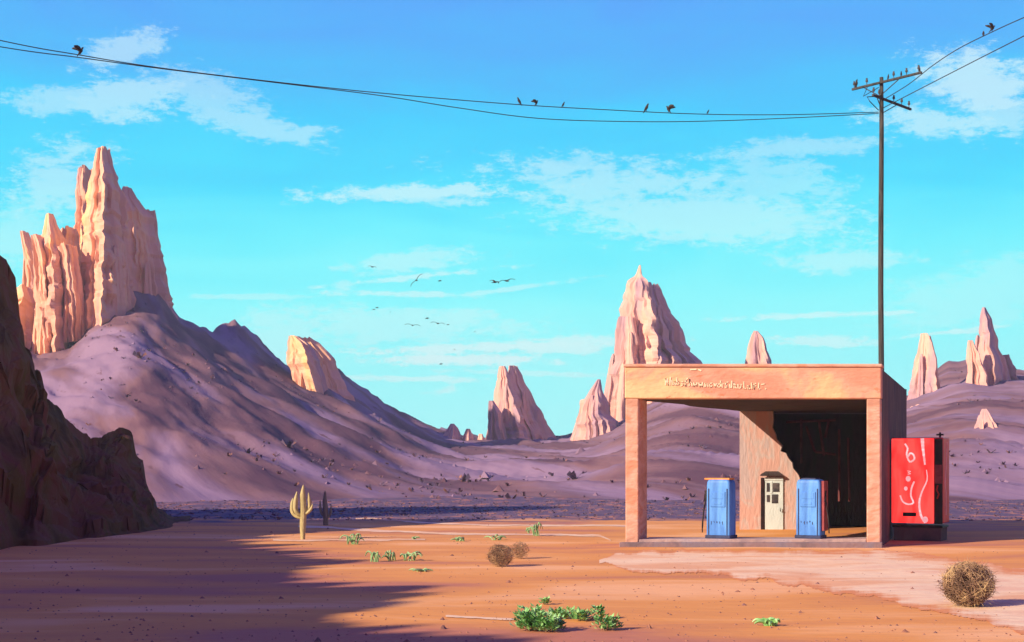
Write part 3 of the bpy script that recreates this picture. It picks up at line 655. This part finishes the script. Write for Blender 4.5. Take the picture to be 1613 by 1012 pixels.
def flying(px, py, d, span, rz, roll, label, fold=.35):
    s = MB(); body_mesh(s, [(-.22,0,0), (-.14,0,0), (-.08,0,0), (0,0,.005), (.08,0,.01), (.13,0,.015), (.17,0,.015), (.21,0,.01)], [.03,.018,.035,.05,.045,.03,.028,.004])
    for sg in (-1, 1):
        wing(s, [(.07,-.07,sg*.02,.01), (.10,-.07,sg*.16,.02+fold*.10), (.09,-.05,sg*.30,.02+fold*.17), (.02,-.07,sg*.44,.02+fold*.12), (-.06,-.08,sg*.55,fold*.02)])
    k = span/1.1; s.v = [(a[0]*k, a[1]*k, a[2]*k) for a in s.v]
    o = s.build('flying_bird', m_bird, smooth=True); o.location = W(px, py, d); o.rotation_euler = (roll, -.15, rz); tag(o, label, 'bird', 'birds gliding over the plain')
for a in [(587,421,95,.75,.9,.2,'gliding bird highest and farthest left of the flock'),
          (656,442,80,1.0,1.9,-.85,'gliding bird banking steeply inside the looping cloud streak'),
          (693,443,95,.65,.3,.1,'small level bird between the steeply banking one and the two that nearly touch'),
          (780,445,75,1.0,.5,.25,'left of the two birds nearly touching in the upper flock'),
          (798,443,80,1.1,2.2,-.2,'right of the two birds nearly touching in the upper flock'),
          (594,485,95,.55,.2,.1,'small bird left of centre, upper of a close pair'),
          (589,488,100,.5,.6,.1,'small bird left of centre, lower of a close pair'),
          (615,492,120,.3,.3,.3,'speck of a bird right of the close pair'),
          (650,513,85,.95,1.5,.1,'wide winged bird at the left of the lower row of three'),
          (673,502,95,.7,.2,.1,'bird hovering just above the lower row of three'),
          (690,510,85,.9,1.3,.15,'middle bird of the lower row of three'),
          (706,512,95,.5,.4,.1,'right end bird of the lower row of three'),
          (748,523,110,.35,.3,.1,'lone speck of a bird right of the lower row'),
          (716,551,120,.3,.6,.5,'speck of a bird over the upper long white cloud streak'),
          (695,574,95,.6,.3,.1,'lowest bird, against the lower white cloud streak')]: flying(*a)

# ------------------------------------------------------------------ cacti
def ribbed(s, pts, rad, ribs=9):
    n = ribs*2; pts = [Vector(p) for p in catm(pts, 5)]; k = len(pts); vs = []
    for i, p in enumerate(pts):
        t = (pts[min(k-1, i+1)]-pts[max(0, i-1)]).normalized(); a = t.cross(Vector((0,1,0)) if abs(t.y) < .9 else Vector((1,0,0))).normalized(); b = t.cross(a)
        u = i/(k-1)*(len(rad)-1); j = min(len(rad)-2, int(u)); r_ = lerp(rad[j], rad[j+1], u-j)*.74
        for q in range(n):
            th = 2*math.pi*q/n; rr_ = r_*(1.08 if q % 2 == 0 else .86); vs.append(p+a*math.cos(th)*rr_+b*math.sin(th)*rr_)
    s.add(vs, [(i*n+j, i*n+(j+1) % n, (i+1)*n+(j+1) % n, (i+1)*n+j) for i in range(k-1) for j in range(n)]+[tuple(range(n))[::-1], tuple((k-1)*n+j for j in range(n))])
p = GP(477, 850); cc = empty('cactus', p); tag(cc, 'pale yellow green cactus with upturned arms on the orange sand', 'cactus')
s = MB(); ribbed(s, [(0,0,-.05), (.0,0,.4), (.02,0,.9), (0,0,1.35), (.02,0,1.66)], [.075,.12,.13,.11,.012]); s.build('trunk', m_cactus, cc, smooth=True)
for q, r_ in [([(0,0,.72), (-.14,-.03,.78), (-.22,-.04,.95), (-.21,-.04,1.2), (-.17,-.04,1.46)], [.06,.085,.10,.09,.01]),
              ([(0,0,.85), (.12,.02,.88), (.20,.03,1.0), (.19,.02,1.2), (.17,.02,1.42)], [.05,.07,.085,.075,.01]),
              ([(0,0,.74), (.16,-.05,.82), (.26,-.06,.93), (.31,-.06,1.08)], [.05,.065,.06,.01]),
              ([(0,0,.65), (-.2,.04,.70), (-.33,.06,.85), (-.33,.06,1.1), (-.30,.05,1.26)], [.05,.07,.08,.07,.01])]:
    s = MB(); ribbed(s, q, r_, 7); s.build('arm', m_cactus, cc, smooth=True)
p = GP(513, 828); cc = empty('cactus', p); tag(cc, 'dim grey cactus with short arms standing behind the pale one', 'cactus')
s = MB(); ribbed(s, [(0,0,-.05), (0,0,.5), (-.03,0,.9), (-.02,0,1.28)], [.12,.13,.11,.02]); s.build('trunk', m_cactus2, cc, smooth=True)
for q in ([(0,0,.30), (.14,0,.36), (.19,0,.55), (.2,0,.8)], [(0,0,.35), (-.14,0,.45), (-.2,0,.65), (-.2,0,.95)]):
    s = MB(); ribbed(s, q, [.05,.07,.06,.01], 7); s.build('arm', m_cactus2, cc, smooth=True)

# ------------------------------------------------------------------ tumbleweeds
def tumble(px, py, D_px, n, label, squash=.85, m=m_twig):
    p = GP(px, py); R = D_px*p.y/F/2; s = MB(); rnd = random.Random(px)
    for i in range(n):
        a = Vector((rnd.gauss(0,1), rnd.gauss(0,1), rnd.gauss(0,1))).normalized()
        b = a.cross(Vector((rnd.gauss(0,1), rnd.gauss(0,1), rnd.gauss(0,1)))).normalized()
        r0 = R*rnd.uniform(.05, .5) if i % 2 else R*rnd.uniform(.5, .9); sp = rnd.uniform(.8, 2.4); k = 7; q = []
        for j in range(k):
            t = j/(k-1); th = sp*t; r_ = lerp(r0, R*rnd.uniform(.88, 1.05), t)
            v_ = (a*math.cos(th)+b*math.sin(th))*r_; q.append((v_.x, v_.y, v_.z*squash+R*squash*.95))
        s.tube(q, [R*.016*(1-.6*j/(k-1)) for j in range(k)], 3, False)
        if i % 3 == 0:
            e_ = Vector(q[-1]); dd = (e_-Vector((0,0,R*.8))).normalized(); s.tube([e_, e_+dd*R*.16+Vector((rnd.uniform(-.05,.05),)*3)*R], [R*.008,R*.002], 3, False)
    o = s.build('tumbleweed', m); o.location = p; tag(o, label, 'tumbleweed', 'tumbleweeds on the sand'); return o
tumble(1525, 956, 88, 620, 'large dry tumbleweed on the pale path at the right')
tumble(788, 893, 44, 330, 'darker of the two small tumbleweeds on the open sand, the nearer one')
tumble(818, 880, 34, 160, 'fainter small tumbleweed just behind the darker one')

# ------------------------------------------------------------------ green plants
def clump(name, px, py, wpx, hpx, n, label, m, cat='bush', group=None, seed=1, leafs=1.0):
    p = GP(px, py); Wd = wpx*p.y/F; H = hpx*p.y/F; s = MB(); st_ = MB(); rnd = random.Random(seed); lobes = [(rnd.uniform(-.5,.5)*Wd*.75, rnd.uniform(-.3,.3)*Wd, rnd.uniform(.45,1.0)*H) for _ in range(max(3, n//40))]
    for i in range(n):
        lx, ly, lh = lobes[i % len(lobes)]
        a = rnd.uniform(0, 6.283); r_ = rnd.uniform(.2, 1)*Wd*.20; z = lh*rnd.uniform(.12, 1.0); sh = math.sqrt(max(.05, 1-(z/lh)**2))
        c = Vector((lx+math.cos(a)*r_*sh*1.2, ly+math.sin(a)*r_*sh*1.2, z))
        L_ = rnd.uniform(.05, .105)*leafs; dr = Vector((math.cos(a)*.8+rnd.uniform(-.4,.4), math.sin(a)*.8+rnd.uniform(-.4,.4), rnd.uniform(.1, 1.1))).normalized()
        sd_ = dr.cross(Vector((0,0,1))).normalized()*L_*.33; nn = dr.cross(sd_).normalized()*L_*.12
        s.add([c, c+dr*L_*.5+sd_+nn, c+dr*L_, c+dr*L_*.5-sd_+nn, c+dr*L_*.5-nn*.3], [(0,1,4), (1,2,4), (2,3,4), (3,0,4)])
    for lx, ly, lh in lobes: st_.tube([(lx*.2, ly*.2, -.03), (lx*.7, ly*.7, lh*.35), (lx, ly, lh*.75)], [.012,.009,.004], 4)
    t = empty(name, p); tag(t, label, cat, group); s.build('leaves', m, t); st_.build('stem', m_twig, t); return t
g_ = 'green bushes in the foreground'
clump('bush', 838, 994, 52, 42, 520, 'tallest leafy green bush, left end of the foreground row', m_leaf, 'bush', g_, 1)
clump('bush', 866, 996, 38, 30, 330, 'rounded green bush against the tallest one', m_leaf, 'bush', g_, 2)
clump('bush', 888, 976, 44, 18, 200, 'low pale green bush behind the foreground row, near its middle', m_leaf, 'bush', g_, 3)
clump('bush', 925, 978, 52, 22, 240, 'wide flat pale green bush with dark gaps, right of middle', m_leaf, 'bush', g_, 4)
clump('bush', 957, 994, 36, 22, 200, 'small deep green bush alone at the right end of the row', m_leaf, 'bush', g_, 5)
clump('bush', 858, 953, 14, 12, 50, 'tiny tuft of green behind the tallest bush', m_leaf, 'bush', g_, 6)
def weed(px, py, w, h, n, label, seed, m=m_weed):
    p = GP(px, py); s = MB(); rnd = random.Random(seed); sc = p.y/F
    for i in range(n):
        a = rnd.uniform(0, 6.283); x0 = rnd.uniform(-.5, .5)*w*sc*.5; L_ = rnd.uniform(.5, 1)*h*sc; ln = rnd.uniform(.3, 1.3)*w*sc*.4
        q = [Vector((x0, 0, -.01)), Vector((x0+math.cos(a)*ln*.4, math.sin(a)*ln*.4, L_*.7)), Vector((x0+math.cos(a)*ln, math.sin(a)*ln, L_*.85)), Vector((x0+math.cos(a)*ln*1.4, math.sin(a)*ln*1.4, L_*.45))]
        s.tube(catm(q, 3), [.012,.017,.02,.022,.022,.022,.02,.016,.012,.005], 4)
    o = s.build('weed', m); o.location = p; tag(o, label, 'weed', 'pale green weeds on the sand')
for a in [(556,858,34,20,12,'curly pale weed nearest the pale cactus',1), (590,886,22,22,8,'looped pale weed left of the row on the open sand',2), (618,884,24,18,8,'spiky pale weed in the middle of the open sand',3),
          (645,884,40,16,9,'long trailing pale weed right of the spiky one',4), (664,900,34,5,6,'flat streak of weed low on the open sand',5), (652,850,14,6,5,'tiny weed left of centre by the upper wheel track',6),
          (725,853,30,8,8,'flat pale weed by the middle of the upper wheel track',7), (782,851,28,10,7,'slanting pale weed above the tumbleweeds',8), (846,845,26,26,8,'upright pale weed nearest the building',9),
          (832,840,8,10,4,'small weed left of the upright one nearest the building',11)]: weed(*a)
weed(1214, 987, 34, 14, 12, 'dark green weed alone in the foreground below the pale path', 10, m_leaf)
# scrub tufts added over the painted shade belt (beyond counting) and pebbles
s = MB(); rnd = random.Random(3)
for i in range(3000):
    d_ = rnd.uniform(56, 84); px_ = rnd.uniform(-100, 1750)
    if 960 < px_ < 1440 and d_ < 54: continue
    X = (px_-CX)*d_/F; hh = rnd.uniform(.03, .085); w_ = hh*rnd.uniform(.9, 2.2); z = gh(X, d_)
    for k in range(4):
        a = rnd.uniform(0, 6.283); dx, dy = math.cos(a)*w_, math.sin(a)*w_
        s.add([(X-dx*.25, d_-dy*.25, z-.02), (X+dx*.25, d_+dy*.25, z-.02), (X+dx, d_+dy, z+hh*rnd.uniform(.5, 1)), (X+dx*.2, d_+dy*.4, z+hh*rnd.uniform(.4, .8))], [(0,1,2), (0,2,3)])
tag(s.build('scrub', m_scrub), 'low dark scrub added over the painted shade belt between the orange sand and the slopes', 'scrub', kind='stuff')
s = MB()
for i in range(2400):
    d_ = 17+rnd.random()**1.6*36; px_ = rnd.uniform(-60, 1680)
    X = (px_-CX)*d_/F
    if X > 2.6 and 38 < d_ < 52: continue
    r_ = rnd.uniform(.006, .028)*(2.6 if rnd.random() < .05 else 1); z = gh(X, d_)+r_*.25
    vs = [(X+r_*math.cos(k*1.2566+i)*rnd.uniform(.7,1.2), d_+r_*math.sin(k*1.2566+i)*rnd.uniform(.7,1.2), z-r_*.3) for k in range(5)]+[(X, d_, z+r_*rnd.uniform(.4,.8))]
    s.add(vs, [(k, (k+1) % 5, 5) for k in range(5)])
tag(s.build('pebbles', m_stone), 'small stones scattered over the sand', 'pebbles', kind='stuff')
# a few countable stones by the scrub edge
hz = MB(); hz.box((0, 200, 25.5), (1400, 1000, 55))
m_h = bpy.data.materials.new('haze_air'); m_h.use_nodes = True; hn = m_h.node_tree; hn.nodes.remove(hn.nodes['Principled BSDF'])
pv = hn.nodes.new('ShaderNodeVolumePrincipled'); pv.inputs['Density'].default_value = .00042; pv.inputs['Color'].default_value = (.64,.86,1.0,1)
hn.links.new(pv.outputs[0], hn.nodes['Material Output'].inputs['Volume'])
tag(hz.build('haze', m_h), 'thin pale haze over the plain', 'haze', kind='stuff')
# ------------------------------------------------------------------ light
SH = Vector((.82, .57)).normalized(); EL = math.radians(25)
sun = bpy.data.lights.new('sun', 'SUN'); sun.energy = 5; sun.angle = math.radians(.6); sun.color = (1, .77, .53)
so = bpy.data.objects.new('sun', sun); C.objects.link(so)
dirv = Vector((SH.x*math.cos(EL), SH.y*math.cos(EL), -math.sin(EL)))
so.rotation_euler = dirv.to_track_quat('-Z', 'Y').to_euler()
w = bpy.data.worlds.new('World'); bpy.context.scene.world = w; w.use_nodes = True; nt = w.node_tree; N = nt.nodes; L = nt.links
bg = N['Background']; EXPO = .72; K = 1/2**EXPO
def mth(op, a, b=None, c=None, clamp=False):
    n_ = N.new('ShaderNodeMath'); n_.operation = op; n_.use_clamp = clamp
    for i, q in enumerate((a, b, c)):
        if q is None: continue
        if isinstance(q, (int, float)): n_.inputs[i].default_value = q
        else: L.new(q, n_.inputs[i])
    return n_.outputs[0]
tc = N.new('ShaderNodeTexCoord'); sp = N.new('ShaderNodeSeparateXYZ'); L.new(tc.outputs['Generated'], sp.inputs[0])
def ramp(fac, stops):
    r = N.new('ShaderNodeValToRGB'); cr = r.color_ramp
    while len(cr.elements) < len(stops): cr.elements.new(.5)
    for e, (p_, c_) in zip(cr.elements, stops): e.position = p_; e.color = c_
    L.new(fac, r.inputs[0]); return r.outputs[0]
sn = N.new('ShaderNodeTexNoise'); sn.inputs['Scale'].default_value = 7; sn.inputs['Detail'].default_value = 5; sn.inputs['Distortion'].default_value = 1
mpn = N.new('ShaderNodeMapping'); mpn.inputs['Scale'].default_value = (.6,1,3); L.new(tc.outputs['Generated'], mpn.inputs[0]); L.new(mpn.outputs[0], sn.inputs['Vector'])
zz = mth('ADD', sp.outputs['Z'], mth('MULTIPLY', mth('SUBTRACT', sn.outputs['Fac'], .5), .085))
front = ramp(zz, [(0, (.42,1.05,1.05,1)), (.06, (.34,1.05,1.06,1)), (.11, (.25,1.02,1.06,1)), (.155, (.15,.93,1.05,1)), (.195, (.07,.77,1.04,1)), (.24, (.055,.64,1.03,1)), (.275, srgb(80,188,255)), (.315, srgb(88,170,255)), (.36, (.11,.27,.8,1)), (.5, (.135,.115,.60,1)), (1, (.135,.105,.62,1))])
back = ramp(sp.outputs['Z'], [(0, (.50,.30,.42,1)), (.25, (.34,.21,.36,1)), (.5, (.15,.125,.58,1)), (1, (.135,.105,.62,1))])
mxw = N.new('ShaderNodeMixRGB'); fy = mth('MULTIPLY_ADD', sp.outputs['Y'], 1.6, .1, clamp=True); L.new(fy, mxw.inputs[0]); L.new(back, mxw.inputs[1]); L.new(front, mxw.inputs[2])
# clouds: brushed streaks laid out by bearing (x/y) and height (z/y)
u = mth('DIVIDE', sp.outputs['X'], mth('MAXIMUM', sp.outputs['Y'], .05)); v_ = mth('DIVIDE', sp.outputs['Z'], mth('MAXIMUM', sp.outputs['Y'], .05))
dn = N.new('ShaderNodeTexNoise'); dn.inputs['Scale'].default_value = 75; dn.inputs['Detail'].default_value = 7; dn.inputs['Roughness'].default_value = .78
mpd = N.new('ShaderNodeMapping'); mpd.inputs['Scale'].default_value = (.75,1,2.0); L.new(tc.outputs['Generated'], mpd.inputs[0]); L.new(mpd.outputs[0], dn.inputs['Vector'])
dn2 = N.new('ShaderNodeTexNoise'); dn2.inputs['Scale'].default_value = 9; dn2.inputs['Detail'].default_value = 3; L.new(mpd.outputs[0], dn2.inputs['Vector'])
grain = mth('ADD', mth('MULTIPLY', mth('SUBTRACT', dn.outputs['Fac'], .5), 4.6), mth('MULTIPLY', mth('SUBTRACT', dn2.outputs['Fac'], .5), 2.0))
gs = bpy.data.node_groups.new('streak', 'ShaderNodeTree')
for nm in ('u', 'v', 'cx', 'cy', 'irx', 'iry', 'ca', 'sa', 'grain', 'soft', 'inten'): gs.interface.new_socket(nm, in_out='INPUT', socket_type='NodeSocketFloat')
gs.interface.new_socket('f', in_out='OUTPUT', socket_type='NodeSocketFloat')
gi = gs.nodes.new('NodeGroupInput'); go = gs.nodes.new('NodeGroupOutput')
def gm(op, a, b=None, c=None, clamp=False):
    n_ = gs.nodes.new('ShaderNodeMath'); n_.operation = op; n_.use_clamp = clamp
    for i, q in enumerate((a, b, c)):
        if q is None: continue
        if isinstance(q, (int, float)): n_.inputs[i].default_value = q
        else: gs.links.new(q, n_.inputs[i])
    return n_.outputs[0]
I = gi.outputs
du = gm('SUBTRACT', I['u'], I['cx']); dv_ = gm('SUBTRACT', I['v'], I['cy'])
a = gm('MULTIPLY', gm('ADD', gm('MULTIPLY', du, I['ca']), gm('MULTIPLY', dv_, I['sa'])), I['irx'])
b = gm('MULTIPLY', gm('SUBTRACT', gm('MULTIPLY', dv_, I['ca']), gm('MULTIPLY', du, I['sa'])), I['iry'])
dd = gm('SQRT', gm('ADD', gm('MULTIPLY', a, a), gm('MULTIPLY', b, b)))
ff = gm('ADD', gm('SUBTRACT', 1.0, dd), gm('MULTIPLY', I['grain'], .75))
ff = gm('MULTIPLY', gm('MULTIPLY', ff, I['soft'], clamp=True), I['inten'])
gs.links.new(ff, go.inputs[0])
tot = None
CL = [(185,80,75,26,14,.55), (110,155,120,22,2,.5), (205,150,110,30,3,.6), (320,150,110,34,-12,.45), (395,196,120,20,-14,.5), (470,212,50,14,8,.5), (80,290,90,50,20,.55), (30,370,80,60,0,.4),
      (700,302,230,14,2,.75), (640,312,170,9,-3,.6), (960,290,240,36,-3,.55), (900,262,60,18,0,.45), (1090,338,240,46,-4,.55), (1210,290,110,40,0,.4), (1280,232,115,15,3,.45), (1240,345,80,28,0,.35),
      (1545,135,90,46,-22,.75), (1580,175,110,36,-18,.55), (1480,195,120,26,-4,.65), (1320,410,100,17,3,.5), (650,412,105,17,6,.5), (640,508,170,30,-2,.45),
      (660,436,135,5,6,.65), (640,463,115,6,-1,.65), (800,456,100,4,8,.5), (540,452,22,10,0,.5), (770,547,190,8,2,.9), (730,568,125,8,0,1.0), (880,545,70,14,3,.8), (660,597,95,5,-1,.7), (830,588,120,4,-2,.5), (697,617,28,6,4,.6),
      (1320,496,150,5,2,.7), (1310,538,80,8,0,.7), (1500,523,85,5,6,.7), (380,468,100,4,0,.4), (1540,470,170,50,14,.30), (440,540,60,50,0,.4)]
for cx, cy, rx, ry, an, it in CL:
    g1 = N.new('ShaderNodeGroup'); g1.node_tree = gs; L.new(u, g1.inputs['u']); L.new(v_, g1.inputs['v']); L.new(grain, g1.inputs['grain'])
    th = math.radians(an)
    for nm, val in (('cx', (cx-CX)/F), ('cy', (HY-cy)/F), ('irx', F/(rx*1.15)), ('iry', F/(ry*1.2)), ('ca', math.cos(th)), ('sa', math.sin(th)), ('soft', 2.0), ('inten', it)): g1.inputs[nm].default_value = val
    tot = g1.outputs[0] if tot is None else mth('MAXIMUM', tot, g1.outputs[0])
tot = mth('MULTIPLY', tot, mth('MULTIPLY', mth('SUBTRACT', sp.outputs['Y'], .2), 5, clamp=True), clamp=True)
mc = N.new('ShaderNodeMixRGB'); L.new(mth('MULTIPLY', tot, .78), mc.inputs[0]); L.new(mxw.outputs[0], mc.inputs[1]); mc.inputs[2].default_value = (.80,1.0,1.0,1)
L.new(mc.outputs[0], bg.inputs[0]); bg.inputs[1].default_value = K

# ------------------------------------------------------------------ camera
cam = bpy.data.cameras.new('camera'); co = bpy.data.objects.new('camera', cam); C.objects.link(co); co.location = (0,0,EYE); co.rotation_euler = (math.pi/2,0,0)
cam.sensor_width = 36; cam.lens = F/1613*36; cam.shift_y = (HY-506)/1613; cam.clip_end = 20000
sc = bpy.context.scene; sc.camera = co
sc.view_settings.view_transform = 'Standard'; sc.view_settings.look = 'None'; sc.view_settings.exposure = EXPO; sc.view_settings.gamma = 1
sc.cycles.max_bounces = 5
